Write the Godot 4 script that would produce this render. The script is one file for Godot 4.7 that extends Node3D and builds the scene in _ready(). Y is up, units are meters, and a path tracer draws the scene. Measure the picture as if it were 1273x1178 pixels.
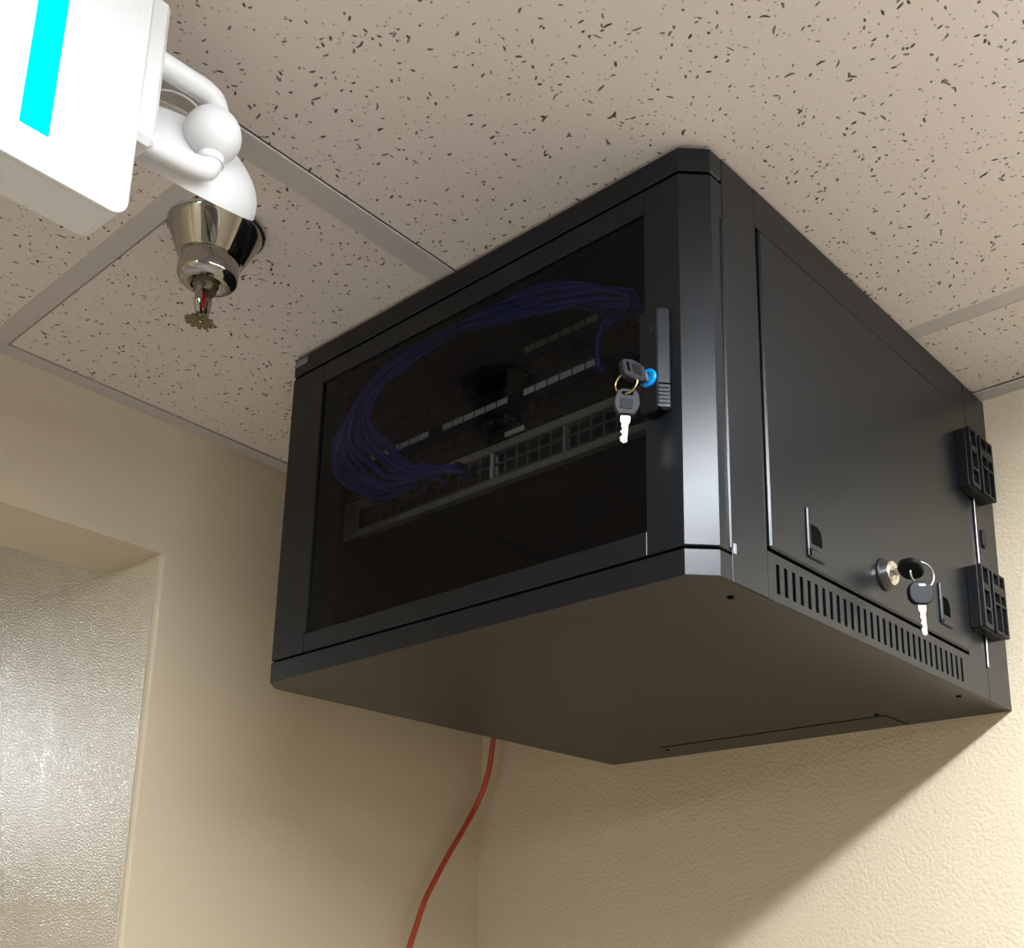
extends Node3D
# A wall-mounted network cabinet in the corner under a suspended ceiling, seen from below.
# Axes: x runs along the back wall (cabinet's left side at 0), z comes out of it, y is up. The ceiling grid is at y = CY.
# The left wall and the main ceiling bar stand 2.7 degrees off square to the back wall (ROOM).

const CY := 2.6
const W := 0.55          # cabinet width, height, depth, corner chamfer
const H := 0.3694
const D := 0.5802
const CH := 0.0185
const YAW := 0.0479
const XL := -0.2588      # left wall, in ROOM
var M := {}
var rng := RandomNumberGenerator.new()


func _ready() -> void:
	rng.seed = 11
	# camera: 1416 px focal length on a 1273 x 1178 frame, lens shifted as in the cropped photograph
	var cam := Camera3D.new()
	cam.name = "camera"
	var f := 1416.4
	cam.near = 0.02
	cam.far = 30.0
	cam.projection = Camera3D.PROJECTION_FRUSTUM
	cam.keep_aspect = Camera3D.KEEP_HEIGHT
	cam.size = cam.near * 1178.0 / f
	cam.frustum_offset = Vector2(636.5 - 678.33, 821.8 - 589.0) * cam.near / f
	cam.transform = Transform3D(Basis(Vector3(0.74338343, 0.01517309, -0.66869339), Vector3(0.16505786, 0.96466252, 0.2053829), Vector3(0.64817974, -0.26305134, 0.71460969)), Vector3(0.9811, CY - 0.6487, 1.2247))
	add_child(cam)
	var we := WorldEnvironment.new()
	we.name = "environment"
	var env := Environment.new()
	env.background_mode = Environment.BG_COLOR
	env.background_color = Color(0.02, 0.02, 0.02)
	env.tonemap_mode = Environment.TONE_MAPPER_LINEAR
	env.tonemap_exposure = 1.38
	env.sdfgi_enabled = true
	env.ssao_enabled = true
	env.ssil_enabled = true
	we.environment = env
	add_child(we)
	materials()
	# strip lights under the ceiling: one near the cabinet on the right, one in the passage on the left
	strip_light(c(1.04, -0.0004, 0.83), 2.0, "white ceiling strip light nearest the black cabinet")
	strip_light(c(0.95, -0.0004, 3.25), 0.9, "white ceiling strip light farthest from the cabinet along the room")
	strip_light(c(2.75, -0.0004, 2.3), 0.9, "white ceiling strip light toward the right wall of the room")
	strip_light(room(Vector3(-2.60, 0.02, 1.42)), 1.9, "white strip light over the passage behind the wall opening")
	shell()
	ceiling()
	cabinet()
	cabinet_insides()
	lock_keys()
	exit_sign()
	sprinkler()
	cord()


# ---------------------------------------------------------------- frames
func room_x(c: float, z: float) -> float:      # x of the room line «ROOM x = c» at depth z
	return W + (c - W) / cos(YAW) + z * tan(YAW)


func room(p: Vector3) -> Vector3:
	return Vector3(W, CY, 0) + Basis(Vector3.UP, YAW) * Vector3(p.x - W, p.y, p.z)


func c(x: float, y: float, z: float) -> Vector3:    # a point given from the ceiling down
	return Vector3(x, CY + y, z)


# ---------------------------------------------------------------- materials
func mat(color: Color, rough: float, metal := 0.0, spec := 0.5) -> StandardMaterial3D:
	var m := StandardMaterial3D.new()
	m.albedo_color = color
	m.roughness = rough
	m.metallic = metal
	m.metallic_specular = spec
	return m


func noise_tex(size: int, freq: float, octaves: int, seed_: int, kind := FastNoiseLite.TYPE_SIMPLEX_SMOOTH) -> NoiseTexture2D:
	var n := FastNoiseLite.new()
	n.noise_type = kind
	n.frequency = freq
	n.fractal_octaves = octaves
	n.seed = seed_
	var t := NoiseTexture2D.new()
	t.width = size
	t.height = size
	t.seamless = true
	t.noise = n
	return t


func bumpy(m: StandardMaterial3D, tex: Texture2D, cm: float, per_metre: float, in_world := true) -> StandardMaterial3D:
	m.heightmap_enabled = true
	m.heightmap_texture = tex
	m.heightmap_scale = cm
	m.uv1_triplanar = true
	m.uv1_world_triplanar = in_world
	m.uv1_scale = Vector3.ONE * per_metre
	return m


func glow(color: Color, energy: float) -> StandardMaterial3D:
	var m := mat(color, 0.5)
	m.emission_enabled = true
	m.emission = color
	m.emission_energy_multiplier = energy
	return m


func materials() -> void:
	var peel := noise_tex(1024, 0.075, 3, 3)
	M.wall = bumpy(mat(Color(0.81, 0.755, 0.655), 0.45), noise_tex(1024, 0.05, 2, 3), 0.08, 3.2)
	M.wall_smooth = bumpy(mat(Color(0.81, 0.755, 0.655), 0.5), peel, 0.02, 3.2)
	M.gloss_wall = bumpy(mat(Color(0.80, 0.765, 0.68), 0.15, 0.0, 0.72), noise_tex(1024, 0.10, 2, 21), 0.062, 3.2)
	M.floor = mat(Color(0.70, 0.69, 0.68), 0.5)
	M.slab = mat(Color(0.25, 0.24, 0.23), 0.9)
	var tile := mat(Color.WHITE, 0.95, 0.0, 0.2)
	var img := fissures()
	tile.albedo_texture = ImageTexture.create_from_image(img)
	tile = bumpy(tile, tile.albedo_texture, 0.10, 1.0 / 0.75)
	M.tile = tile
	M.bar = mat(Color(0.77, 0.745, 0.73), 0.5)
	var grain := noise_tex(512, 0.12, 2, 8)
	M.black = bumpy(mat(Color(0.05, 0.066, 0.082), 0.29, 0.0, 0.41), grain, 0.003, 9.0, false)
	M.dark = mat(Color(0.03, 0.03, 0.032), 0.9, 0.0, 0.1)
	M.inside = mat(Color(0.02, 0.021, 0.023), 0.8, 0.0, 0.2)
	M.plastic = mat(Color(0.06, 0.063, 0.068), 0.42, 0.0, 0.35)
	M.grip = mat(Color(0.42, 0.43, 0.45), 0.35)
	var g := mat(Color(0.015, 0.016, 0.018, 0.68), 0.03, 0.0, 0.28)
	g.transparency = BaseMaterial3D.TRANSPARENCY_ALPHA
	M.glass = g
	M.chrome = mat(Color(0.68, 0.67, 0.65), 0.07, 1.0)
	M.nickel = mat(Color(0.86, 0.84, 0.81), 0.25, 1.0)
	M.steel = mat(Color(0.62, 0.61, 0.60), 0.3, 1.0)
	M.bronze = mat(Color(0.50, 0.46, 0.38), 0.35, 1.0)
	M.brass = mat(Color(0.70, 0.62, 0.42), 0.25, 1.0)
	M.blue_plastic = mat(Color(0.0, 0.50, 0.80), 0.15)
	M.key_grey = mat(Color(0.125, 0.13, 0.138), 0.45, 0.0, 0.35)
	M.key_inset = mat(Color(0.055, 0.058, 0.062), 0.45, 0.0, 0.3)
	M.key_black = mat(Color(0.04, 0.045, 0.05), 0.45, 0.0, 0.3)
	M.white = mat(Color(0.85, 0.85, 0.85), 0.35)
	M.cyan = glow(Color(0.0, 1.0, 1.0), 1.0)
	M.cyan.albedo_color = Color(0.0, 0.25, 0.25)
	M.cyan.roughness = 1.0
	M.cyan.metallic_specular = 0.0
	M.cable = mat(Color(0.11, 0.21, 0.58), 0.25)
	M.red = mat(Color(0.70, 0.28, 0.18), 0.5)
	M.glass_red = mat(Color(0.50, 0.08, 0.07), 0.1)
	M.switch_grey = mat(Color(0.62, 0.63, 0.62), 0.5)
	M.port = mat(Color(0.36, 0.37, 0.37), 0.6)
	M.label_white = mat(Color(0.86, 0.87, 0.88), 0.5)
	M.lens = glow(Color(0.945, 0.972, 1.0), 40.0)


func fissures() -> Image:      # a mineral-fibre tile: off-white with pin holes and short dark fissures, 0.75 m a side
	var n := 1400
	var bytes := PackedByteArray()
	bytes.resize(n * n * 3)
	var r := RandomNumberGenerator.new()
	r.seed = 5
	for i in n * n:
		var v := r.randi_range(-5, 5)
		bytes[i * 3] = 225 + v
		bytes[i * 3 + 1] = 214 + v
		bytes[i * 3 + 2] = 207 + v
	var marks := []
	for i in 1900:
		marks.append([r.randf_range(0.7, 1.4), r.randf_range(2.0, 8.5) * (1.0 if r.randf() < 0.85 else 1.8), r.randf_range(0.6, 1.0)])
	for i in 4200:
		marks.append([r.randf_range(0.6, 1.0), r.randf_range(0.5, 3.5), r.randf_range(0.2, 0.6)])
	for k in marks:
		var p := Vector2(r.randf() * n, r.randf() * n)
		var a := r.randfn(0.6, 0.95)
		var steps := int(k[1] / 0.7) + 1
		for s in steps:
			a += r.randf_range(-0.2, 0.2)
			p += Vector2(cos(a), sin(a)) * 0.7
			var w: float = k[0] * (0.65 + 0.7 * sin(PI * (s + 0.6) / (steps + 0.2)))
			var lim := int(ceil(w)) + 1
			for dy in range(-lim, lim + 1):
				for dx in range(-lim, lim + 1):
					var x := posmod(int(p.x) + dx, n)
					var y := posmod(int(p.y) + dy, n)
					var d := Vector2(int(p.x) + dx - p.x, int(p.y) + dy - p.y).length()
					var cover: float = clampf(w - d + 0.5, 0.0, 1.0) * k[2]
					if cover > 0.0:
						var o := (y * n + x) * 3
						bytes[o] = mini(bytes[o], int(lerpf(225, 62, cover)))
						bytes[o + 1] = mini(bytes[o + 1], int(lerpf(214, 54, cover)))
						bytes[o + 2] = mini(bytes[o + 2], int(lerpf(207, 45, cover)))
	return Image.create_from_data(n, n, false, Image.FORMAT_RGB8, bytes)


# ---------------------------------------------------------------- nodes
func thing(called: String, label: String, category: String, at: Vector3, group := "") -> Node3D:
	var o := Node3D.new()
	o.name = called
	o.position = at
	add_child(o, true)
	o.set_meta("label", label)
	o.set_meta("category", category)
	if group:
		o.set_meta("group", group)
	return o


# one mesh under a thing or a part; shapes are drawn in world axes and moved to the parent's place
func part(called: String, st: SurfaceTool, m: Material, parent: Node3D, label := "") -> MeshInstance3D:
	st.generate_normals()
	var o := MeshInstance3D.new()
	o.name = called
	o.mesh = st.commit()
	o.material_override = null
	for s in o.mesh.get_surface_count():
		o.mesh.surface_set_material(s, m)
	parent.add_child(o, true)
	var at := Vector3.ZERO
	var p: Node = parent
	while p is Node3D and p != self:
		at += (p as Node3D).position
		p = p.get_parent()
	o.position = -at
	if label:
		o.set_meta("label", label)
	return o


func structure(called: String, st: SurfaceTool, m: Material) -> MeshInstance3D:
	var o := part(called, st, m, self)
	o.set_meta("kind", "structure")
	return o


func shared(called: String, mesh: Mesh, at: Vector3, parent: Node3D) -> MeshInstance3D:   # a piece that shares its mesh; at is in world axes
	var o := MeshInstance3D.new()
	o.name = called
	o.mesh = mesh
	parent.add_child(o, true)
	o.position = at - parent.position
	return o


# ---------------------------------------------------------------- shapes
func tool() -> SurfaceTool:
	var st := SurfaceTool.new()
	st.begin(Mesh.PRIMITIVE_TRIANGLES)
	return st


func tri(st: SurfaceTool, a: Vector3, b: Vector3, d: Vector3, out: Vector3, group := -1) -> void:
	if (b - a).cross(d - a).dot(out) > 0.0:
		var t := b
		b = d
		d = t
	st.set_smooth_group(group)
	st.add_vertex(a)
	st.add_vertex(b)
	st.add_vertex(d)


func quad(st: SurfaceTool, a: Vector3, b: Vector3, d: Vector3, e: Vector3, out: Vector3, group := -1) -> void:
	tri(st, a, b, d, out, group)
	tri(st, a, d, e, out, group)


# box from lo to hi with chamfered edges, laid out by the transform t
func box(st: SurfaceTool, lo: Vector3, hi: Vector3, b := 0.0, t := Transform3D.IDENTITY) -> void:
	var m := (lo + hi) / 2.0
	var h := (hi - lo) / 2.0
	b = minf(b, minf(h.x, minf(h.y, h.z)) * 0.95)
	for ax in 3:
		var u := (ax + 1) % 3
		var v := (ax + 2) % 3
		for s in [-1.0, 1.0]:
			var p := []
			for k in [[-1, -1], [1, -1], [1, 1], [-1, 1]]:
				var q := m
				q[ax] += s * h[ax]
				q[u] += k[0] * (h[u] - b)
				q[v] += k[1] * (h[v] - b)
				p.append(t * q)
			var n := Vector3.ZERO
			n[ax] = s
			quad(st, p[0], p[1], p[2], p[3], t.basis * n)
			if b <= 0.0:
				continue
			for s2 in [-1.0, 1.0]:     # the edge between face ax and face u
				var e := []
				for k in [[0, -1], [1, -1], [1, 1], [0, 1]]:
					var q := m
					q[ax] += s * (h[ax] - (b if k[0] == 1 else 0.0))
					q[u] += s2 * (h[u] - (b if k[0] == 0 else 0.0))
					q[v] += k[1] * (h[v] - b)
					e.append(t * q)
				n = Vector3.ZERO
				n[ax] = s
				n[u] = s2
				quad(st, e[0], e[1], e[2], e[3], t.basis * n)
				if ax == 0:
					for s3 in [-1.0, 1.0]:
						var d := Vector3(s * h.x, s2 * h.y, s3 * h.z)
						var i := Vector3(s * b, s2 * b, s3 * b)
						tri(st, t * (m + d - i * Vector3(0, 1, 1)), t * (m + d - i * Vector3(1, 0, 1)), t * (m + d - i * Vector3(1, 1, 0)), t.basis * d)


func cbox(st: SurfaceTool, x0: float, x1: float, y0: float, y1: float, z0: float, z1: float, b := 0.0) -> void:   # y measured from the ceiling
	box(st, c(minf(x0, x1), minf(y0, y1), minf(z0, z1)), c(maxf(x0, x1), maxf(y0, y1), maxf(z0, z1)), b)


# outline in the plane (u, v) of t, pushed along t.basis.z from w0 to w1, its far edge bevelled by b (its near edge by b0)
func prism(st: SurfaceTool, outline: PackedVector2Array, w0: float, w1: float, t: Transform3D, b := 0.0, b0 := 0.0, group := -1) -> void:
	var pts := outline
	if Geometry2D.is_polygon_clockwise(pts):
		pts.reverse()
	var n := pts.size()
	var inset := func(d: float) -> PackedVector2Array:
		if d <= 0.0:
			return pts
		var r := PackedVector2Array()
		for i in n:
			var e0 := (pts[i] - pts[(i - 1 + n) % n]).normalized()
			var e1 := (pts[(i + 1) % n] - pts[i]).normalized()
			var n0 := Vector2(-e0.y, e0.x)
			var n1 := Vector2(-e1.y, e1.x)
			r.append(pts[i] + (n0 + n1) * d / maxf(0.35, 1.0 + n0.dot(n1)))
		return r
	var rings := []
	if b0 > 0.0:
		rings.append([inset.call(b0), w0])
		rings.append([pts, w0 + b0])
	else:
		rings.append([pts, w0])
	if b > 0.0:
		rings.append([pts, w1 - b])
		rings.append([inset.call(b), w1])
	else:
		rings.append([pts, w1])
	var at := func(p: Vector2, w: float) -> Vector3: return t * Vector3(p.x, p.y, w)
	for k in rings.size() - 1:
		var lo: Array = rings[k]
		var hi: Array = rings[k + 1]
		for i in n:
			var j := (i + 1) % n
			var e := pts[j] - pts[i]
			var out := t.basis * Vector3(e.y, -e.x, 0.0)
			quad(st, at.call(lo[0][i], lo[1]), at.call(lo[0][j], lo[1]), at.call(hi[0][j], hi[1]), at.call(hi[0][i], hi[1]), out, group)
	var tris := Geometry2D.triangulate_polygon(rings[0][0])
	var cap: PackedVector2Array = rings[0][0]
	for i in range(0, tris.size(), 3):
		tri(st, at.call(cap[tris[i]], w0), at.call(cap[tris[i + 1]], w0), at.call(cap[tris[i + 2]], w0), -t.basis.z)
	cap = rings[-1][0]
	tris = Geometry2D.triangulate_polygon(cap)
	for i in range(0, tris.size(), 3):
		tri(st, at.call(cap[tris[i]], w1), at.call(cap[tris[i + 1]], w1), at.call(cap[tris[i + 2]], w1), t.basis.z)


func rounded(w: float, h: float, r: float, seg := 5, at := Vector2.ZERO) -> PackedVector2Array:
	var p := PackedVector2Array()
	for k in 4:
		var m := Vector2((w / 2 - r) * (1 if k == 0 or k == 3 else -1), (h / 2 - r) * (1 if k < 2 else -1))
		for i in seg + 1:
			var a := PI / 2 * (k + float(i) / seg)
			p.append(at + m + Vector2(cos(a), sin(a)) * r)
	return p


func spline(pts: Array, per := 8) -> PackedVector3Array:
	var r := PackedVector3Array()
	for i in pts.size() - 1:
		var a: Vector3 = pts[maxi(i - 1, 0)]
		var b: Vector3 = pts[i]
		var d: Vector3 = pts[i + 1]
		var e: Vector3 = pts[mini(i + 2, pts.size() - 1)]
		for k in per:
			r.append(b.cubic_interpolate(d, a, e, float(k) / per))
	r.append(pts[-1])
	return r


func tube(st: SurfaceTool, path: PackedVector3Array, radius: float, sides := 10, closed := false) -> void:
	var n := path.size()
	var rings := []
	var up := Vector3(0.31, 0.87, 0.39)
	var x := Vector3.ZERO
	for i in n:
		var ahead := path[(i + 1) % n] if closed else path[mini(i + 1, n - 1)]
		var behind := path[(i - 1 + n) % n] if closed else path[maxi(i - 1, 0)]
		var dir := (ahead - behind).normalized()
		x = (up.cross(dir) if x == Vector3.ZERO else x - dir * x.dot(dir)).normalized()
		var y := dir.cross(x)
		var ring := []
		for k in sides:
			var a := TAU * k / sides
			ring.append(path[i] + (x * cos(a) + y * sin(a)) * radius)
		rings.append(ring)
	for i in (n if closed else n - 1):
		var j := (i + 1) % n
		var m := (path[i] + path[j]) / 2
		for k in sides:
			var l := (k + 1) % sides
			quad(st, rings[i][k], rings[i][l], rings[j][l], rings[j][k], (rings[i][k] + rings[j][l]) / 2 - m, 1)
	if not closed:
		for e in [0, n - 1]:
			var out := path[0] - path[1] if e == 0 else path[n - 1] - path[n - 2]
			for k in sides:
				tri(st, path[e], rings[e][k], rings[e][(k + 1) % sides], out)


# profile of (radius, height) points turned about t's y axis; creases where it bends sharply
func lathe(st: SurfaceTool, profile: Array, t: Transform3D, seg := 32, crease := 0.6) -> void:
	var group := 2
	for i in profile.size() - 1:
		var a: Vector2 = profile[i]
		var b: Vector2 = profile[i + 1]
		if i > 0 and absf((a - profile[i - 1]).angle_to(b - a)) > crease:
			group += 1
		var n2 := Vector2((b - a).y, -(b - a).x)
		for k in seg:
			var p := TAU * k / seg
			var q := TAU * (k + 1) / seg
			var m := (p + q) / 2
			var out := t.basis * Vector3(n2.x * cos(m), n2.y, n2.x * sin(m))
			var v := [t * Vector3(a.x * cos(p), a.y, a.x * sin(p)), t * Vector3(a.x * cos(q), a.y, a.x * sin(q)), t * Vector3(b.x * cos(q), b.y, b.x * sin(q)), t * Vector3(b.x * cos(p), b.y, b.x * sin(p))]
			if a.x > 1e-6:
				tri(st, v[0], v[1], v[2] if b.x > 1e-6 else v[3], out, group)
			if b.x > 1e-6:
				tri(st, v[0], v[2], v[3], out, group)


func arc_profile(r: float, from: float, to: float, seg: int, squash := 1.0) -> Array:
	var p := []
	for i in seg + 1:
		var a := lerpf(from, to, float(i) / seg)
		p.append(Vector2(maxf(0.0, r * cos(a)), r * squash * sin(a)))
	return p


# ---------------------------------------------------------------- the room
func strip_light(at: Vector3, energy: float, label: String) -> void:     # a 1.2 m surface-mounted fixture with a narrow lens
	var o := thing("ceiling_strip_light", label, "ceiling light", at)
	var st := tool()
	box(st, at + Vector3(-0.06, -0.022, -0.61), at + Vector3(0.06, 0.0, 0.61), 0.003)
	for s in [-1.0, 1.0]:
		box(st, at + Vector3(-0.045, -0.050, minf(s * 0.61, s * 0.596)), at + Vector3(0.045, -0.020, maxf(s * 0.61, s * 0.596)), 0.002)
	part("housing", st, M.white, o)
	st = tool()
	var lens := PackedVector2Array()
	for i in 13:
		var a := PI * i / 12.0
		lens.append(Vector2(0.038 * cos(a), -0.021 - 0.022 * sin(a)))
	prism(st, lens, -0.594, 0.594, Transform3D(Basis(), at), 0.0, 0.0, 1)
	part("lens", st, M.lens, o)
	var a := AreaLight3D.new()
	a.name = "light"
	a.area_size = Vector2(0.066, 1.17)
	a.light_energy = energy
	a.light_color = Color(0.945, 0.972, 1.0)
	a.area_range = 12.0
	a.shadow_enabled = true
	o.add_child(a)
	a.rotation = Vector3(-PI / 2, 0, 0)
	a.position = Vector3(0, -0.046, 0)


func wall_piece(st: SurfaceTool, x0: float, x1: float, y0: float, y1: float, z0: float, z1: float, r := 0.0, per := 5) -> void:   # in ROOM axes, its (x1, z1) edge rounded
	var o := PackedVector2Array([Vector2(x0, -z0), Vector2(x1, -z0)])
	if r > 0.0:
		for i in per + 1:
			var a := PI / 2 * i / per
			o.append(Vector2(x1 - r + r * cos(a), -(z1 - r + r * sin(a))))
	else:
		o.append(Vector2(x1, -z1))
	o.append(Vector2(x0, -z1))
	var out := PackedVector2Array()
	for p in o:
		out.append(p)
	var t := Transform3D(Basis(Vector3.UP, YAW), Vector3(W, CY, 0)) * Transform3D(Basis(Vector3.RIGHT, Vector3(0, 0, -1), Vector3.UP), Vector3(-W, 0, 0))
	prism(st, out, y0, y1, t, 0.0, 0.0)


func shell() -> void:
	var st := tool()
	box(st, Vector3(-4.6, -0.1, -0.2), Vector3(3.9, 0.0, 4.3))
	structure("floor", st, M.floor)
	st = tool()
	box(st, Vector3(-0.8, 0.0, -0.14), Vector3(3.9, CY + 0.2, 0.0))
	structure("wall_back", st, M.wall)
	st = tool()
	box(st, Vector3(-0.8, 0.0, 4.1), Vector3(3.9, CY + 0.2, 4.24))
	structure("wall_front", st, M.wall)
	st = tool()
	box(st, Vector3(3.65, 0.0, -0.05), Vector3(3.8, CY + 0.2, 4.2))
	structure("wall_right", st, M.wall)
	# left wall with a wide opening; its edge is a rounded corner bead
	var za := 0.5408
	st = tool()
	wall_piece(st, XL - 0.1304, XL, -CY, -0.1687, -0.06, za, 0.006)
	wall_piece(st, XL - 0.1304, XL, -0.1687, 0.2, -0.06, 1.65)
	wall_piece(st, XL - 0.1304, XL, -CY, 0.2, 1.65, 4.2)
	structure("wall_left", st, M.wall_smooth)
	# the passage behind the opening: its side wall runs on from the edge of the opening in one glossy plane
	st = tool()
	wall_piece(st, -4.2, XL - 0.0065, -CY, -0.1686, za - 0.05, za + 0.0006)
	wall_piece(st, -4.2, XL - 0.13, -0.17, 0.2, za - 0.05, za + 0.0006)
	structure("wall_side", st, M.gloss_wall)
	st = tool()
	wall_piece(st, -4.2, XL - 0.1, -CY, 0.2, 2.6, 2.7)
	structure("wall_far", st, M.wall_smooth)
	st = tool()
	wall_piece(st, -4.3, -4.2, -CY, 0.2, 0.4, 2.7)
	structure("wall_end", st, M.wall_smooth)


func ceiling_tile(parent: Node3D, q: Array) -> void:
	var st := tool()
	var pts := PackedVector2Array()
	for p in q:
		pts.append(Vector2(p.x, -p.y))
	prism(st, pts, 0.0005, 0.016, Transform3D(Basis(Vector3.RIGHT, Vector3(0, 0, -1), Vector3.UP), Vector3(0, CY, 0)), 0.0, 0.0008)
	part("ceiling_tile", st, M.tile, parent)


func ceiling() -> void:
	var st := tool()
	box(st, Vector3(-4.6, CY + 0.14, -0.14), Vector3(3.9, CY + 0.24, 4.24))
	var o := structure("ceiling", st, M.slab)
	# grid: slanted main bars at ROOM x, cross bars square to the back wall
	var bars := [0.22575, 0.8415, 1.4575, 2.0735, 2.6895, 3.3055]
	var hb := 0.0138
	for b in bars:
		st = tool()
		var q := PackedVector2Array()
		for k in [[-hb, 0.004], [hb, 0.004], [hb, 4.12], [-hb, 4.12]]:
			q.append(Vector2(room_x(b, k[1]) + k[0], -k[1]))
		prism(st, q, -0.0006, 0.0014, Transform3D(Basis(Vector3.RIGHT, Vector3(0, 0, -1), Vector3.UP), Vector3(0, CY, 0)), 0.0, 0.0004)
		part("grid_bar", st, M.bar, o)
	var gap := 0.0014
	for col in bars.size() + 1:
		var lo := func(z: float) -> float: return room_x(XL, z) + 0.0235 if col == 0 else room_x(bars[col - 1], z) + hb + gap
		var hi := func(z: float) -> float: return room_x(bars[col], z) - hb + 0.006 if col < bars.size() else 3.65
		var cuts: Array = [0.025, 0.8122, 2.03, 3.25, 4.08] if col == 0 else [0.025, 0.1892, 1.4082, 2.6272, 3.8462, 4.08]
		for k in cuts.size() - 1:
			var z0: float = cuts[k] + (0.0 if k == 0 else 0.004)
			var z1: float = cuts[k + 1] - (0.011 + gap if k < cuts.size() - 2 else 0.0)
			if k > 0:
				st = tool()
				var q := PackedVector2Array()
				var zc: float = cuts[k]
				for e in [-0.0105, 0.0105]:
					var a: float = lo.call(zc + e) - gap
					var b: float = hi.call(zc + e) - 0.006
					q.append(Vector2(a if e < 0 else b, -(zc + e)))
					q.append(Vector2(b if e < 0 else a, -(zc + e)))
				prism(st, q, -0.0002, 0.0014, Transform3D(Basis(Vector3.RIGHT, Vector3(0, 0, -1), Vector3.UP), Vector3(0, CY, 0)))
				part("grid_bar", st, M.bar, o)
			ceiling_tile(o, [Vector2(lo.call(z0), z0), Vector2(hi.call(z0), z0), Vector2(hi.call(z1), z1), Vector2(lo.call(z1), z1)])
	# plain board over the passage behind the opening
	st = tool()
	wall_piece(st, -4.2, XL - 0.12, 0.02, 0.05, 0.4, 2.7)
	part("passage_board", st, M.bar, o)
	# L-shaped wall angles
	st = tool()
	box(st, Vector3(-0.25, CY - 0.0006, 0.0), Vector3(3.65, CY + 0.0012, 0.022))
	box(st, Vector3(-0.25, CY, 0.0), Vector3(3.65, CY + 0.022, 0.001))
	structure("trim_1", st, M.bar)
	st = tool()
	wall_piece(st, XL, XL + 0.022, -0.0006, 0.0012, -0.03, 4.08)
	wall_piece(st, XL, XL + 0.001, 0.0, 0.022, -0.03, 4.08)
	structure("trim_2", st, M.bar)


# ---------------------------------------------------------------- the cabinet
func flat_y() -> Transform3D:     # outlines drawn as (x, -z), pushed upwards
	return Transform3D(Basis(Vector3.RIGHT, Vector3(0, 0, -1), Vector3.UP), Vector3(0, CY, 0))


func cap_outline(z0: float, grow := 0.0) -> PackedVector2Array:
	return PackedVector2Array([Vector2(0, -z0), Vector2(W, -z0), Vector2(W, -(D - CH)), Vector2(W - CH, -(D + grow)), Vector2(CH, -(D + grow)), Vector2(0, -(D - CH))])


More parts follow.
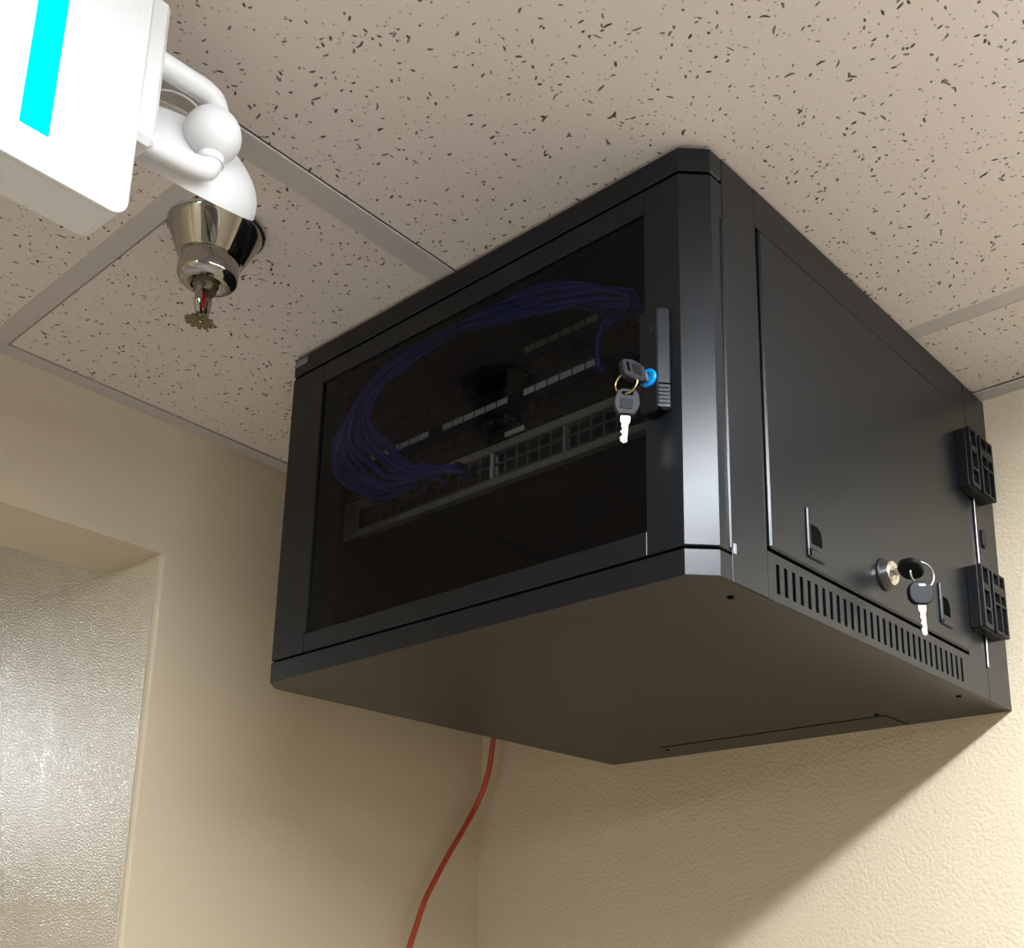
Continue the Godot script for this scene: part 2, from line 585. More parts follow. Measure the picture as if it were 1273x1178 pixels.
func cabinet() -> void:
	var o := thing("network_cabinet", "black steel network cabinet with tinted glass door hung high in the corner under the ceiling", "cabinet", c(W / 2, -H, D / 2))
	var st := tool()
	# back frame on the wall
	cbox(st, 0, W, -H + 0.0045, -0.003, 0.0, 0.0600, 0.0008)
	cbox(st, 0, W, -H, -H + 0.0045, 0.0, 0.0006)
	cbox(st, 0, 0.0016, -H, -H + 0.0050, 0.0, 0.0600)
	cbox(st, W - 0.0016, W, -H, -H + 0.0050, 0.0, 0.0600)
	part("wall_frame", st, M.black, o)
	var yb := -H + 0.0022
	# sheet-metal body: top, left side, floor pieces
	st = tool()
	cbox(st, 0.0, W - 0.002, -0.006, -0.0035, 0.0612, D - 0.03)
	cbox(st, 0.0, 0.0025, yb, -0.0035, 0.0612, D - 0.036)
	cbox(st, 0.003, W - 0.008, -H + 0.0026, -H + 0.0036, 0.002, D - 0.036)
	part("body", st, M.inside, o)
	st = tool()
	cbox(st, 0.0, 0.1285, -H, yb, 0.0008, D - 0.0338)
	cbox(st, 0.4350, W - 0.0018, -H, yb, 0.0008, D - 0.0338)
	cbox(st, 0.1285, 0.4350, -H, yb, 0.0645, D - 0.0338)
	var bottom := part("bottom_panel", st, M.black, o)
	st = tool()
	cbox(st, 0.1285, 0.4325, -H, yb, 0.0008, 0.0594)
	part("cable_cover", st, M.black, bottom)
	for s in [[0.5286, 0.5163], [0.1258, 0.045], [0.4292, 0.0447 + 0.028], [0.5331, 0.0997]]:
		st = tool()
		lathe(st, [Vector2(0.0, -0.0012), Vector2(0.0022, -0.0012), Vector2(0.0030, -0.0002), Vector2(0.0030, 0.002)], Transform3D(Basis(), c(s[0], -H, s[1])), 12)
		part("screw", st, M.dark, bottom)
	# caps with chamfered corners above and below the door
	st = tool()
	prism(st, cap_outline(D - 0.034), -0.0248, -0.003, flat_y(), 0.0012, 0.0012)
	var tc := part("top_cap", st, M.black, o)
	st = tool()
	cbox(st, 0.0195, 0.0410, -0.0142, -0.0062, D, D + 0.0006, 0.0003)
	part("name_plate", st, M.grip, tc, "small grey name plate")
	st = tool()
	prism(st, cap_outline(D - 0.034), -H, -0.3482, flat_y(), 0.0012, 0.0003)
	part("bottom_cap", st, M.black, o)
	# right side: skin with an opening, a row of slots below it, and the removable panel
	st = tool()
	var x0 := W - 0.0016
	var top := -0.003
	cbox(st, x0, W, -H, top, 0.4955, D - 0.0350, 0.0004)
	cbox(st, x0, W, -0.0400, top, 0.1060, 0.4955)
	cbox(st, x0, W, -H, top, 0.0612, 0.1060)
	cbox(st, x0, W, -0.3380, -0.3305, 0.1060, 0.4955)
	cbox(st, x0, W, -H, -0.3625, 0.1060, 0.4955)
	var pitch := (0.4806 - 0.1284) / 29.0
	for i in 31:
		var za := 0.1060 if i == 0 else 0.1284 + (i - 1) * pitch + 0.0026
		var zb := 0.4955 if i == 30 else 0.1284 + i * pitch - 0.0026
		cbox(st, x0, W, -0.3625, -0.3380, za, zb)
	var side := part("side_skin", st, M.black, o)
	st = tool()
	cbox(st, W - 0.006, W - 0.0052, -0.366, -0.334, 0.12, 0.49)
	part("vent_backing", st, M.dark, side)
	st = tool()
	cbox(st, W - 0.012, W + 0.0024, -0.3276, -0.0425, 0.1085, 0.4930, 0.0016)
	var panel := part("side_panel", st, M.black, o)
	for p in [[0.4096, 0.4372, -0.3190, -0.2758, 0.4111, 0.4292, -0.3060, -0.2880], [0.1507, 0.1780, -0.3136, -0.2717, 0.1524, 0.1700, -0.3030, -0.2835]]:
		st = tool()
		var f0 := W + 0.0020
		var f1 := W + 0.0046
		cbox(st, f0, f1, p[2], p[3], p[5] + 0.003, p[1], 0.0010)
		cbox(st, f0, f1, p[2], p[6] - 0.005, p[0], p[1], 0.0010)
		cbox(st, f0, f1 - 0.001, p[6] - 0.005, p[6], p[0], p[5] + 0.003, 0.0004)
		part("pull_plate", st, M.black, panel)
		st = tool()
		var hole := PackedVector2Array([Vector2(-p[5], p[6]), Vector2(-p[5], p[7]), Vector2(-p[4] - 0.006, p[7]), Vector2(-p[4] - 0.002, p[7] - 0.003), Vector2(-p[4], p[7] - 0.008), Vector2(-p[4], p[6])])
		prism(st, hole, W - 0.001, W + 0.0027, Transform3D(Basis(Vector3(0, 0, -1), Vector3.UP, Vector3.RIGHT), Vector3(0, CY, 0)), 0.0002)
		part("pull_hole", st, M.dark, panel, "dark finger hole")
	# side lock: bright barrel in a dark ring, keyway slot
	var lk := c(W + 0.0024, -0.2965, 0.297)
	var side_way := Transform3D(Basis(Vector3(0, 0, -1), Vector3.RIGHT, Vector3(0, -1, 0)), lk)      # its y axis points out of the panel
	st = tool()
	lathe(st, [Vector2(0.0155, -0.002), Vector2(0.0155, 0.0012), Vector2(0.0145, 0.0022), Vector2(0.011, 0.0022)], side_way, 28)
	part("lock_ring", st, M.plastic, panel)
	st = tool()
	lathe(st, [Vector2(0.0115, 0.0), Vector2(0.0115, 0.0085), Vector2(0.0105, 0.0098), Vector2(0.0062, 0.0098), Vector2(0.0056, 0.0085), Vector2(0.0, 0.0085)], side_way, 28)
	part("lock_barrel", st, M.nickel, panel, "bright metal lock barrel")
	st = tool()
	box(st, Vector3(-0.0046, 0.008, -0.0011), Vector3(0.0046, 0.0089, 0.0011), 0.0003, side_way)
	part("keyway", st, M.bronze, panel)
	# swing hinges towards the wall
	for y in [-0.0743, -0.2310]:
		var hg := Node3D.new()
		hg.name = "hinge"
		o.add_child(hg, true)
		hg.position = c(W, y - 0.07, 0.064) - o.position
		st = tool()
		cbox(st, W - 0.001, W + 0.0125, y - 0.0690, y, 0.0330, 0.0960, 0.0015)
		part("hinge_block", st, M.plastic, hg)
		st = tool()
		# raised ribs on the outer face leave the slots dark
		var xr := W + 0.0120
		var xo := W + 0.0168
		for z in [[0.0934, 0.0960], [0.0760, 0.0785], [0.0650, 0.0675], [0.0480, 0.0500], [0.0330, 0.0355]]:
			cbox(st, xr, xo, y - 0.0690, y, z[0], z[1], 0.0006)
		for k in [[0.0, 0.003], [0.020, 0.028], [0.046, 0.049], [0.064, 0.069]]:
			cbox(st, xr, xo, y - k[1], y - k[0], 0.0770, 0.0940, 0.0006)
		for k in [[0.0, 0.003], [0.014, 0.024], [0.034, 0.037], [0.066, 0.069]]:
			cbox(st, xr, xo, y - k[1], y - k[0], 0.0340, 0.0655, 0.0006)
		part("hinge_rib", st, M.plastic, hg)
	st = tool()
	tube(st, PackedVector3Array([c(W + 0.0014, -0.143, 0.0606), c(W + 0.0014, -0.233, 0.0606)]), 0.0013, 8)
	part("hinge_pin", st, M.steel, o, "thin bright hinge pin")
	st = tool()
	tube(st, PackedVector3Array([c(W + 0.0014, -0.300, 0.0606), c(W + 0.0014, -0.334, 0.0606)]), 0.0013, 8)
	part("hinge_pin", st, M.steel, o, "thin bright hinge pin")
	st = tool()
	prism(st, rounded(0.010, 0.022, 0.0049, 5, Vector2(-0.040, -0.184)), W - 0.001, W + 0.0022, Transform3D(Basis(Vector3(0, 0, -1), Vector3.UP, Vector3.RIGHT), Vector3(0, CY, 0)), 0.0008)
	part("slot_plug", st, M.plastic, o)
	# front door: chamfered posts, rails, tinted pane
	var door := Node3D.new()
	door.name = "front_door"
	o.add_child(door, true)
	door.position = c(W / 2, -0.3465, D - 0.015) - o.position
	st = tool()
	var yt := -0.0278
	var yl := -0.3465
	var zb := D - 0.034
	prism(st, PackedVector2Array([Vector2(0.4975, -zb), Vector2(W, -zb), Vector2(W, -(D - CH)), Vector2(W - CH, -D), Vector2(0.4975, -D)]), yl, yt, flat_y(), 0.0009, 0.0009)
	prism(st, PackedVector2Array([Vector2(0.0, -zb), Vector2(0.0705, -zb), Vector2(0.0705, -D), Vector2(CH, -D), Vector2(0.0, -(D - CH))]), yl, yt, flat_y(), 0.0009, 0.0009)
	cbox(st, 0.0705, 0.4975, -0.0492, yt, D - 0.012, D, 0.0008)
	cbox(st, 0.0705, 0.4975, yl, -0.3270, D - 0.012, D, 0.0008)
	part("door_frame", st, M.black, door)
	st = tool()
	cbox(st, W - 0.001, W + 0.0016, -0.3450, -0.0600, D - 0.0345, D - 0.0310, 0.0012)
	part("door_lip", st, M.black, door)
	st = tool()
	cbox(st, W - 0.001, W + 0.0012, -0.3475, -0.3390, D - 0.0395, D - 0.0355, 0.0005)
	part("door_clip", st, M.grip, door)
	st = tool()
	quad(st, c(0.0715, -0.3262, D - 0.0022), c(0.4965, -0.3262, D - 0.0022), c(0.4965, -0.0500, D - 0.0022), c(0.0715, -0.0500, D - 0.0022), Vector3.BACK)
	part("door_glass", st, M.glass, door, "dark tinted glass pane")
	st = tool()
	cbox(st, 0.0708, 0.0722, -0.3270, -0.0500, D - 0.0030, D + 0.0004, 0.0004)
	part("glazing_bead", st, M.black, door)
	# latch with a bevelled grip on its right
	st = tool()
	var ly0 := -0.2350
	var ly1 := -0.1470
	var lo := PackedVector2Array([Vector2(0.4985, -(D - 0.001)), Vector2(0.4985, -(D + 0.0085)), Vector2(0.5000, -(D + 0.0095)), Vector2(0.5150, -(D + 0.0095)), Vector2(0.5160, -(D + 0.0090)), Vector2(0.5160, -(D - 0.001))])
	prism(st, lo, ly0, ly1, flat_y(), 0.002, 0.002)
	lathe(st, arc_profile(0.0050, 0.0, PI / 2, 4, 0.2), Transform3D(Basis(Vector3.RIGHT, Vector3.BACK, Vector3.DOWN), c(0.5070, -0.165, D + 0.0093)), 18)
	part("door_latch", st, M.plastic, door)
	st = tool()
	var grip := PackedVector2Array([Vector2(0.5162, -(D - 0.001)), Vector2(0.5162, -(D + 0.0088)), Vector2(0.5222, -(D + 0.0022)), Vector2(0.5222, -(D - 0.001))])
	prism(st, grip, -0.2130, ly1 + 0.001, flat_y(), 0.003, 0.0004)
	prism(st, grip, ly0, -0.2138, flat_y(), 0.0004, 0.002)
	part("latch_grip", st, M.black, door)
	st = tool()
	for i in 5:
		var y := -0.2168 - i * 0.0032
		prism(st, PackedVector2Array([Vector2(0.5164, -(D + 0.0088)), Vector2(0.5218, -(D + 0.0028)), Vector2(0.5224, -(D + 0.0033)), Vector2(0.5170, -(D + 0.0094))]), y - 0.0006, y + 0.0006, flat_y())
	part("grip_rib", st, M.plastic, door)
	st = tool()
	var front_way := Transform3D(Basis(Vector3.RIGHT, Vector3.BACK, Vector3.DOWN), c(0.5075, -0.2070, D + 0.0088))
	lathe(st, [Vector2(0.0076, -0.001), Vector2(0.0076, 0.0022), Vector2(0.0070, 0.0030), Vector2(0.0046, 0.0030), Vector2(0.0042, 0.0018), Vector2(0.0, 0.0018)], front_way, 24)
	part("door_lock", st, M.blue_plastic, door, "bright blue lock barrel")


func cabinet_insides() -> void:
	var zf := D - 0.065
	# patch panels
	for p in [[-0.1170, "black patch panel with white label strips behind the tinted glass", [0, 1, 2], 1.0], [-0.0720, "upper black patch panel mostly hidden behind blue cables", [2], 0.55]]:
		var y: float = p[0]
		var o := thing("patch_panel", p[1], "patch panel", c(0.29, y - 0.042, zf - 0.02))
		var st := tool()
		cbox(st, 0.036, 0.534, y - 0.0385, y + 0.0055, zf - 0.003, zf, 0.0008)
		cbox(st, 0.060, 0.515, y - 0.0375, y + 0.0045, zf - 0.040, zf - 0.003)
		part("face_plate", st, M.plastic, o)
		var lab := tool()
		box(lab, Vector3(-0.0069, -0.0033, 0), Vector3(0.0069, 0.0033, 0.0012), 0.0004)
		lab.generate_normals()
		var mesh := lab.commit()
		mesh.surface_set_material(0, M.label_white if p[3] > 0.9 else M.switch_grey)
		var jack := tool()
		for s in [-1.0, 1.0]:
			box(jack, Vector3(minf(s * 0.0072, s * 0.0058), -0.0075, 0), Vector3(maxf(s * 0.0072, s * 0.0058), 0.0075, 0.003), 0.0004)
			box(jack, Vector3(-0.0058, minf(s * 0.0075, s * 0.0058), 0), Vector3(0.0058, maxf(s * 0.0075, s * 0.0058), 0.003), 0.0004)
		box(jack, Vector3(-0.0058, -0.0058, 0.0), Vector3(0.0058, 0.0058, 0.0004))
		jack.generate_normals()
		var jmesh := jack.commit()
		jmesh.surface_set_material(0, M.dark)
		for g in 4:
			var gx: float = 0.0786 + g * 0.1124
			for i in 6:
				var x := gx + 0.0078 + i * 0.01545
				if g in p[2]:
					shared("port_label", mesh, c(x, y, zf), o)
				shared("jack", jmesh, c(x, y - 0.0205, zf), o)
	# network switch: grey face with two rows of ports in blocks
	var s := thing("network_switch", "grey rack network switch with two rows of dark ports behind the glass", "network switch", c(0.29, -0.2016, zf - 0.1))
	var st := tool()
	cbox(st, 0.060, 0.515, -0.2005, -0.1585, zf - 0.22, zf - 0.009, 0.001)
	part("body", st, M.inside, s)
	st = tool()
	cbox(st, 0.060, 0.515, -0.1665, -0.1580, zf - 0.010, zf, 0.001)
	cbox(st, 0.060, 0.515, -0.2012, -0.1935, zf - 0.010, zf, 0.001)
	cbox(st, 0.036, 0.060, -0.2012, -0.1580, zf - 0.003, zf - 0.001, 0.0006)
	cbox(st, 0.515, 0.534, -0.2012, -0.1580, zf - 0.003, zf - 0.001, 0.0006)
	part("face_frame", st, M.switch_grey, s)
	st = tool()
	cbox(st, 0.2615, 0.2645, -0.1930, -0.1670, zf - 0.009, zf + 0.001, 0.0006)
	part("divider", st, M.label_white, s, "pale upright divider")
	st = tool()
	cbox(st, 0.3540, 0.3562, -0.1930, -0.1670, zf - 0.009, zf, 0.0006)
	part("divider", st, M.switch_grey, s)
	st = tool()
	for q in [-1.0, 1.0]:
		box(st, Vector3(minf(q * 0.0073, q * 0.0060), -0.0064, -0.0012), Vector3(maxf(q * 0.0073, q * 0.0060), 0.0064, 0.0), 0.0003)
		box(st, Vector3(-0.0060, minf(q * 0.0064, q * 0.0051), -0.0012), Vector3(0.0060, maxf(q * 0.0064, q * 0.0051), 0.0), 0.0003)
	st.generate_normals()
	var pm := st.commit()
	pm.surface_set_material(0, M.port)
	for x0 in [0.0845, 0.1735, 0.2660, 0.3580]:
		for i in 6:
			if x0 > 0.3 and i == 5:
				continue
			for y in [-0.1735, -0.1865]:
				shared("port", pm, c(x0 + 0.0073 + i * 0.0146, y, zf - 0.0005), s)
	st = tool()
	cbox(st, 0.281, 0.306, -0.1560, -0.1510, zf - 0.001, zf + 0.0014, 0.0004)
	part("label_strip", st, M.label_white, s)
	for x in [0.1180, 0.1330, 0.1530]:
		st = tool()
		lathe(st, arc_profile(0.0014, 0.0, PI / 2, 4), Transform3D(Basis(Vector3.RIGHT, Vector3.BACK, Vector3.DOWN), c(x, -0.1975, zf)), 8)
		part("status_light", st, M.label_white, s)
	# blue cables: from the upper panel at the right, over to the left, and down into the switch
	var groupname := "blue patch cables looped behind the tinted glass"
	for i in 18:
		var k := i / 17.0
		var j := func(a: float) -> float: return rng.randf_range(-a, a)
		var px := 0.168 + 0.0146 * (i % 6)
		var pts := [
			c(0.400 + 0.068 * rng.randf(), -0.0930, zf + 0.006),
			c(0.405 + 0.045 * rng.randf() + 0.02 * k, -0.085 + j.call(0.006), D - 0.040 + j.call(0.004)),
			c(0.385 + j.call(0.008), -0.053 - 0.026 * k + j.call(0.004), D - 0.026 + j.call(0.006)),
			c(0.315 + j.call(0.012), -0.043 - 0.020 * k + j.call(0.003), D - 0.022 + j.call(0.006)),
			c(0.235 + j.call(0.012), -0.036 - 0.012 * k + j.call(0.003), D - 0.024 + j.call(0.006)),
			c(0.165 + 0.006 * k + j.call(0.006), -0.046 - 0.010 * k + j.call(0.003), D - 0.022 + j.call(0.006)),
			c(0.105 + 0.030 * k + j.call(0.004), -0.075 - 0.003 * k + j.call(0.004), D - 0.022 + j.call(0.006)),
			c(0.072 + 0.060 * k + j.call(0.005), -0.118 + 0.004 * k + j.call(0.004), D - 0.022 + j.call(0.006)),
			c(0.084 + 0.078 * k + j.call(0.006), -0.158 + 0.016 * k + j.call(0.003), D - 0.024 + j.call(0.006)),
			c(0.134 + 0.045 * k + j.call(0.005), -0.188 + 0.022 * k + j.call(0.002), D - 0.030 + j.call(0.005)),
			c(lerpf(0.19, px, 0.5), -0.182 + 0.006 * k + j.call(0.002), zf + 0.024 + j.call(0.003)),
			c(px, -0.1735 if i % 2 == 0 else -0.1865, zf + 0.012),
		]
		cable(pts, "thin blue patch cable in the bundle curving down to the switch", groupname)
	cable([c(0.4255, -0.0700, zf + 0.010), c(0.4245, -0.0745, zf + 0.0115), c(0.4150, -0.0860, zf + 0.012), c(0.4050, -0.1020, zf + 0.011), c(0.4010, -0.1160, zf + 0.008), c(0.4000, -0.1270, zf + 0.004)], "single short blue cable hanging loose right of the cable bundle", "")


func cable(pts: Array, label: String, group: String) -> void:
	var o := thing("patch_cable", label, "cable", pts[-1], group)
	var st := tool()
	tube(st, spline(pts, 5), 0.00265, 7)
	part("jacket", st, M.cable, o)
	st = tool()
	var p: Vector3 = pts[-1]
	box(st, p + Vector3(-0.0048, -0.0038, -0.0110), p + Vector3(0.0048, 0.0038, 0.0020), 0.0012)
	part("plug", st, M.cable, o)


# ---------------------------------------------------------------- keys
func key_blade(len_: float) -> PackedVector2Array:     # drawn downwards from y = 0
	var w := 0.0039
	return PackedVector2Array([Vector2(w, 0.001), Vector2(-w, 0.001), Vector2(-w, -0.006), Vector2(-w * 0.55, -0.0075), Vector2(-w * 0.75, -len_ * 0.42), Vector2(-w * 0.3, -len_ * 0.50), Vector2(-w * 0.8, -len_ * 0.60), Vector2(-w * 0.25, -len_ * 0.70), Vector2(-w * 0.75, -len_ * 0.80), Vector2(-w * 0.6, -len_ * 0.93), Vector2(0.0, -len_), Vector2(w * 0.72, -len_ * 0.95), Vector2(w * 0.72, -0.0075), Vector2(w, -0.006)])


# a key in the plane (x, y) of t: bow above y = 0, blade below
func key(t: Transform3D, bow: PackedVector2Array, len_: float, bm: Material, label: String, group: String, window: PackedVector2Array) -> Node3D:
	var o := thing("cabinet_key", label, "key", t.origin, group)
	var st := tool()
	prism(st, key_blade(len_), -0.0009, 0.0009, t, 0.0003, 0.0003)
	part("blade", st, M.nickel, o)
	st = tool()
	prism(st, bow, -0.0030, 0.0030, t, 0.0011, 0.0011)
	part("bow", st, bm, o)
	if window.size():
		st = tool()
		prism(st, window, -0.0033, 0.0033, t, 0.0002, 0.0002)
		if bm == M.key_grey:
			var panel := tool()
			prism(panel, rounded(0.0100, 0.0088, 0.0015, 3, Vector2(0.0, 0.0085)), -0.0034, 0.0034, t, 0.0003, 0.0003)
			part("bow_inset", panel, M.key_inset, o)
		part("ring_hole", st, M.dark if bm == M.key_grey else M.steel, o)
	return o


func ring(at: Vector3, r: float, axis_a: Vector3, axis_b: Vector3, wire: float, m: Material, label: String) -> void:
	var st := tool()
	var path := PackedVector3Array()
	for i in 40:
		var a := TAU * i / 40
		path.append(at + (axis_a * cos(a) + axis_b * sin(a)) * r)
	tube(st, path, wire, 8, true)
	var o := part("key_ring", st, m, self)
	o.set_meta("label", label)
	o.set_meta("category", "key ring")


func lock_keys() -> void:
	# front pair: grey bows; one stands in the blue lock, the other hangs from it on a ring
	var bow := PackedVector2Array([Vector2(-0.0060, -0.0005), Vector2(0.0060, -0.0005), Vector2(0.0090, 0.0050), Vector2(0.0100, 0.0110), Vector2(0.0085, 0.0185), Vector2(0.0055, 0.0215), Vector2(-0.0045, 0.0215), Vector2(-0.0080, 0.0190), Vector2(-0.0100, 0.0110), Vector2(-0.0092, 0.0050)])
	var win := rounded(0.0090, 0.0030, 0.0008, 3, Vector2(0.0, 0.0170))
	var at := c(0.5075, -0.2070, D + 0.0160)
	# in the lock: length along -z, bow standing upright and turned a little to the right
	var b := Basis(Vector3.UP, -0.25) * Basis(Vector3(0, -1, 0), Vector3.BACK, Vector3(-1, 0, 0)).rotated(Vector3.BACK, 0.25)
	key(Transform3D(b, at), bow, 0.008, M.key_grey, "grey plastic key standing in the blue lock of the glass door", "", win)
	var hang := Basis(Vector3.UP, 0.75) * Basis(Vector3.BACK, -0.08)
	var top := c(0.4985, -0.2420, D + 0.0270)
	key(Transform3D(hang, top), bow, 0.0235, M.key_grey, "grey plastic key hanging from a brass ring below the blue door lock", "", win)
	ring(c(0.5010, -0.2170, D + 0.0290), 0.0085, (Vector3.UP + Vector3(0.1, 0, 0)).normalized(), Vector3(0.93, 0.0, -0.36), 0.0009, M.brass, "small brass ring joining the two grey door keys")
	# side pair: black round bows; one in the side lock, one hanging
	var rb := rounded(0.0230, 0.0215, 0.0088, 5, Vector2(0.0, 0.0105))
	var win2 := rounded(0.0065, 0.0024, 0.0011, 3, Vector2(0.001, 0.0175))
	var a2 := c(W + 0.0175, -0.2965, 0.297)
	var b2 := Basis(Vector3(0, 0, 1), Vector3.RIGHT, Vector3(0, 1, 0)).rotated(Vector3.RIGHT, -0.5)
	key(Transform3D(b2, a2), rb, 0.0085, M.key_black, "black round key pushed into the silver lock on the side panel", "", PackedVector2Array())
	var t2 := c(W + 0.0330, -0.3300, 0.2920)
	key(Transform3D(Basis(Vector3.UP, 0.85) * Basis(Vector3.BACK, 0.03), t2), rb, 0.0290, M.key_black, "black round key hanging from a ring below the side lock", "", win2)
	ring(c(W + 0.0345, -0.3015, 0.2890), 0.0115, (Vector3.UP + Vector3(0, 0, 0.12)).normalized(), Vector3(0.55, 0.0, -0.83).normalized(), 0.0010, M.steel, "small steel ring joining the two black side keys")


# ---------------------------------------------------------------- exit sign, sprinkler, cord
func letter_bar(st: SurfaceTool, z0: float, z1: float, y0: float, y1: float) -> void:
	box(st, Vector3(0.3385 - W, minf(y0, y1), minf(z0, z1)), Vector3(0.3408 - W, maxf(y0, y1), maxf(z0, z1)), 0.0004, Transform3D(Basis(Vector3.UP, YAW), Vector3(W, CY, 0)))


func exit_sign() -> void:
	var o := thing("exit_sign", "white box sign with a glowing cyan letter and lamp arms below the ceiling", "exit sign", room(Vector3(0.318, -0.2069, 1.10)))
	var t := Transform3D(Basis(Vector3.UP, YAW), Vector3(W, CY, 0)) * Transform3D(Basis(), Vector3(-W, 0, 0))
	var yz := t * Transform3D(Basis(Vector3(0, 0, -1), Vector3.UP, Vector3.RIGHT), Vector3.ZERO)      # outlines as (-z, y), pushed towards +x
	var zl := 1.262
	var zr := 0.9445
	var body := rounded(zl - zr, 0.1850, 0.011, 6, Vector2(-(zl + zr) / 2, -0.1145))
	var st := tool()
	prism(st, body, 0.2945, 0.3330, yz, 0.001, 0.0035)
	part("housing", st, M.white, o)
	st = tool()
	prism(st, rounded(zl - zr + 0.001, 0.1860, 0.0115, 6, Vector2(-(zl + zr) / 2, -0.1145)), 0.3332, 0.3388, yz, 0.0022, 0.0006)
	prism(st, rounded(zl - zr - 0.019, 0.1690, 0.005, 4, Vector2(-(zl + zr) / 2, -0.1145)), 0.3386, 0.3394, yz, 0.0006)
	var face := part("face_plate", st, M.white, o)
	# letters 152 mm high, the T at the right
	var y0 := -0.1855
	var y1 := -0.0335
	var s := 0.0172
	st = tool()
	letter_bar(st, 0.9987, 0.9987 + s, y0, y1)
	letter_bar(st, 0.969, 1.0455, y1 - s, y1)
	part("letter", st, M.cyan, face, "glowing cyan letter T")
	st = tool()
	letter_bar(st, 1.064, 1.064 + s, y0, y1)
	part("letter", st, M.cyan, face, "glowing cyan letter I")
	st = tool()
	for k in [-1.0, 1.0]:
		prism(st, PackedVector2Array([Vector2(-1.1345 - k * 0.0375 - 0.0095, y0), Vector2(-1.1345 - k * 0.0375 + 0.0095, y0), Vector2(-1.1345 + k * 0.0375 + 0.0095, y1), Vector2(-1.1345 + k * 0.0375 - 0.0095, y1)]), 0.3385, 0.3408, yz)
	part("letter", st, M.cyan, face, "glowing cyan letter X")
	st = tool()
	letter_bar(st, 1.249 - s, 1.249, y0, y1)
	for y in [y0, (y0 + y1 - s) / 2, y1 - s]:
		letter_bar(st, 1.189, 1.249, y, y + s)
	part("letter", st, M.cyan, face, "glowing cyan letter E")
	st = tool()
	box(st, Vector3(0.296, -0.024, 1.02), Vector3(0.332, 0.0, 1.18), 0.003, t)
	part("ceiling_mount", st, M.white, o)
	# bracket at the end, two tubes that bend to a ball joint
	st = tool()
	box(st, Vector3(0.3040, -0.1385, 0.9250), Vector3(0.3270, -0.0245, 0.9450), 0.004, t)
	part("end_bracket", st, M.white, o)
	var tubes := [
		[Vector3(0.315, -0.0645, 0.930), Vector3(0.315, -0.0635, 0.906), Vector3(0.315, -0.0628, 0.892), Vector3(0.315, -0.0645, 0.883), Vector3(0.315, -0.0700, 0.8785), Vector3(0.315, -0.0800, 0.8780)],
		[Vector3(0.315, -0.1290, 0.930), Vector3(0.315, -0.1268, 0.906), Vector3(0.315, -0.1245, 0.890), Vector3(0.315, -0.1215, 0.882), Vector3(0.315, -0.1160, 0.8790), Vector3(0.315, -0.1060, 0.8785)],
	]
	for k in tubes:
		var path := []
		for p in k:
			path.append(t * p)
		st = tool()
		tube(st, spline(path, 6), 0.0081, 18)
		part("lamp_arm", st, M.white, o)
	st = tool()
	lathe(st, arc_profile(0.0196, -PI / 2, PI / 2, 24), t * Transform3D(Basis(), Vector3(0.315, -0.0925, 0.879)), 40)
	var ball := part("ball_joint", st, M.white, o)
	st = tool()
	lathe(st, [Vector2(0.0078, -0.003), Vector2(0.0092, -0.0026), Vector2(0.0096, 0.0), Vector2(0.0092, 0.0026), Vector2(0.0078, 0.003)], t * Transform3D(Basis(), Vector3(0.315, -0.1130, 0.8788)), 24)
	part("collar", st, M.white, ball)
	# domed lamp head behind the joint, its open side turned away
	var n := Vector3(0.67, 0.745, 0.06).normalized()
	var u := Vector3(0, 0, 1)
	u = (u - n * n.dot(u)).normalized()
	var ht := t * Transform3D(Basis(u, n, u.cross(n)), Vector3(0.2500, -0.0865, 0.8780))
	st = tool()
	var prof := [Vector2(0.0665, -0.0006), Vector2(0.0715, -0.0006)]
	for p in arc_profile(0.0715, 0.02, PI / 2, 16, 0.60):
		prof.append(p)
	lathe(st, prof, ht, 48)
	var head := part("lamp_head", st, M.white, o)
	st = tool()
	lathe(st, [Vector2(0.0, 0.004), Vector2(0.0680, 0.004), Vector2(0.0680, 0.0)], ht, 40)
	part("reflector", st, M.chrome, head)
	var ra := Vector3(0.737, 0.0, -0.676)
	var rb := Vector3(0.176, 0.966, 0.192)
	var path := PackedVector3Array()
	for i in 33:
		var a := PI * i / 32
		path.append(t * (Vector3(0.2600, -0.0670, 0.8860) + (ra * cos(a) + rb * sin(a)) * 0.0315))
	st = tool()
	tube(st, path, 0.0008, 6)
	part("wire_rim", st, M.white, head)


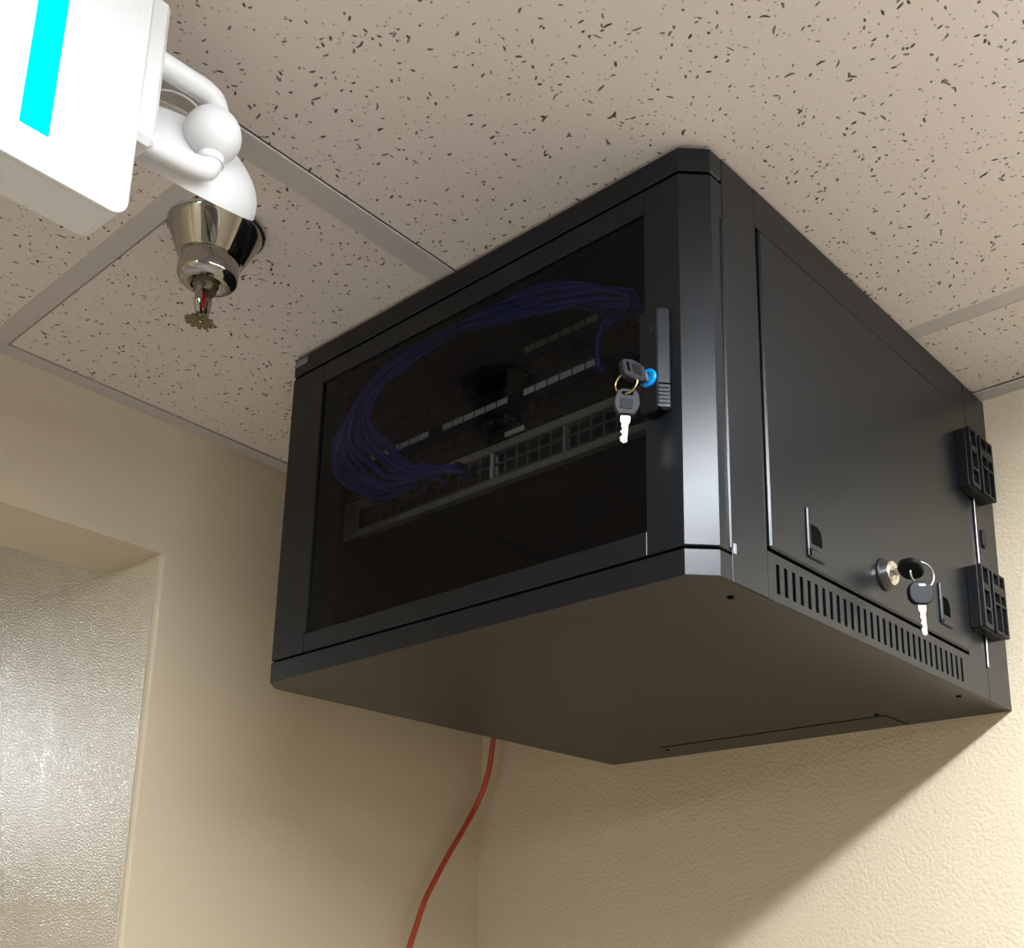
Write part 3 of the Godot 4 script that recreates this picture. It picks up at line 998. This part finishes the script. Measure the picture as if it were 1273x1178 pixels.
func sprinkler() -> void:
	var at := room(Vector3(0.1126, 0.0, 0.7442))
	var o := thing("fire_sprinkler", "chrome fire sprinkler with a stepped cup hanging from the ceiling tile", "sprinkler", at)
	var down := Vector3(-0.045, -1.0, 0.04).normalized()      # it hangs a little askew
	var tx := Vector3.RIGHT - down * down.x
	tx = tx.normalized()
	var t := Transform3D(Basis(tx, -down, tx.cross(-down)), at)
	var st := tool()
	lathe(st, [Vector2(0.0, 0.0), Vector2(0.0445, 0.0), Vector2(0.0448, -0.0010), Vector2(0.0440, -0.0020), Vector2(0.0425, -0.0024), Vector2(0.0420, -0.0040), Vector2(0.0405, -0.0070), Vector2(0.0290, -0.0325), Vector2(0.0284, -0.0335), Vector2(0.0260, -0.0335)], t, 56)
	part("ceiling_cup", st, M.chrome, o)
	st = tool()
	var prof := [Vector2(0.0262, -0.0325), Vector2(0.0270, -0.0370), Vector2(0.0270, -0.0430)]
	for i in 8:
		var a := PI / 2 * i / 7.0
		prof.append(Vector2(0.0165 + 0.0105 * cos(a), -0.0490 - 0.0090 * sin(a)))
	prof.append_array([Vector2(0.0160, -0.0580), Vector2(0.0120, -0.0540), Vector2(0.0, -0.0540)])
	lathe(st, prof, t, 48, 0.8)
	part("lower_cup", st, M.chrome, o)
	st = tool()
	lathe(st, [Vector2(0.0, -0.050), Vector2(0.0115, -0.050), Vector2(0.0115, -0.0600), Vector2(0.0102, -0.0610), Vector2(0.0102, -0.0665), Vector2(0.0, -0.0665)], t, 6)
	part("fitting", st, M.bronze, o)
	# two frame arms that meet above the deflector
	st = tool()
	var side := Vector3(0.60, 0.0, 0.80)
	for s in [-1.0, 1.0]:
		var path := []
		for p in [[0.0094, -0.0640], [0.0104, -0.0720], [0.0098, -0.0800], [0.0060, -0.0865], [0.0010, -0.0905]]:
			path.append(t * (side * s * p[0] + Vector3(0, p[1], 0)))
		tube(st, spline(path, 4), 0.0033, 10)
	lathe(st, [Vector2(0.0, -0.0870), Vector2(0.0044, -0.0880), Vector2(0.0048, -0.0940), Vector2(0.0, -0.0940)], t, 14)
	part("frame", st, M.chrome, o)
	st = tool()
	lathe(st, [Vector2(0.0, -0.0660), Vector2(0.0016, -0.0668), Vector2(0.0024, -0.0700), Vector2(0.0024, -0.0820), Vector2(0.0014, -0.0860), Vector2(0.0, -0.0875)], t, 12)
	part("glass_bulb", st, M.glass_red, o, "small red glass bulb")
	# toothed deflector plate
	st = tool()
	var teeth := PackedVector2Array()
	for i in 12:
		var a := TAU * i / 12.0
		for k in [[-0.19, 0.0132], [-0.12, 0.0158], [0.0, 0.0164], [0.12, 0.0158], [0.19, 0.0132], [0.235, 0.0100]]:
			teeth.append(Vector2(cos(a + k[0]), sin(a + k[0])) * k[1] * 0.80)
	prism(st, teeth, -0.0958, -0.0942, t * Transform3D(Basis(Vector3.RIGHT, Vector3(0, 0, -1), Vector3.UP), Vector3.ZERO), 0.0003, 0.0003)
	lathe(st, [Vector2(0.0, -0.0975), Vector2(0.0034, -0.0972), Vector2(0.0038, -0.0955), Vector2(0.0, -0.0950)], t, 12)
	part("deflector", st, M.bronze, o, "dull bronze toothed plate")


func cord() -> void:
	var pts := [c(-0.150, -0.004, 0.030), c(-0.165, -0.12, 0.028), c(-0.190, -0.23, 0.028), c(-0.2036, -0.290, 0.030), c(-0.2066, -0.3141, 0.03), c(-0.2134, -0.3562, 0.03), c(-0.2241, -0.3854, 0.03), c(-0.2400, -0.4141, 0.0315)]
	for p in [[-0.4532, 0.0201], [-0.4845, 0.0439], [-0.5183, 0.0669], [-0.5533, 0.0890], [-0.5891, 0.1040], [-0.6196, 0.1160], [-0.6600, 0.1300], [-0.80, 0.160], [-1.2, 0.18], [-1.9, 0.17]]:
		pts.append(room(Vector3(-0.2410, p[0], p[1])))
	var st := tool()
	tube(st, spline(pts, 6), 0.0041, 12)
	var o := part("power_cord", st, M.red, self)
	o.set_meta("label", "orange-red cord running down the wall corner below the cabinet")
	o.set_meta("category", "cord")
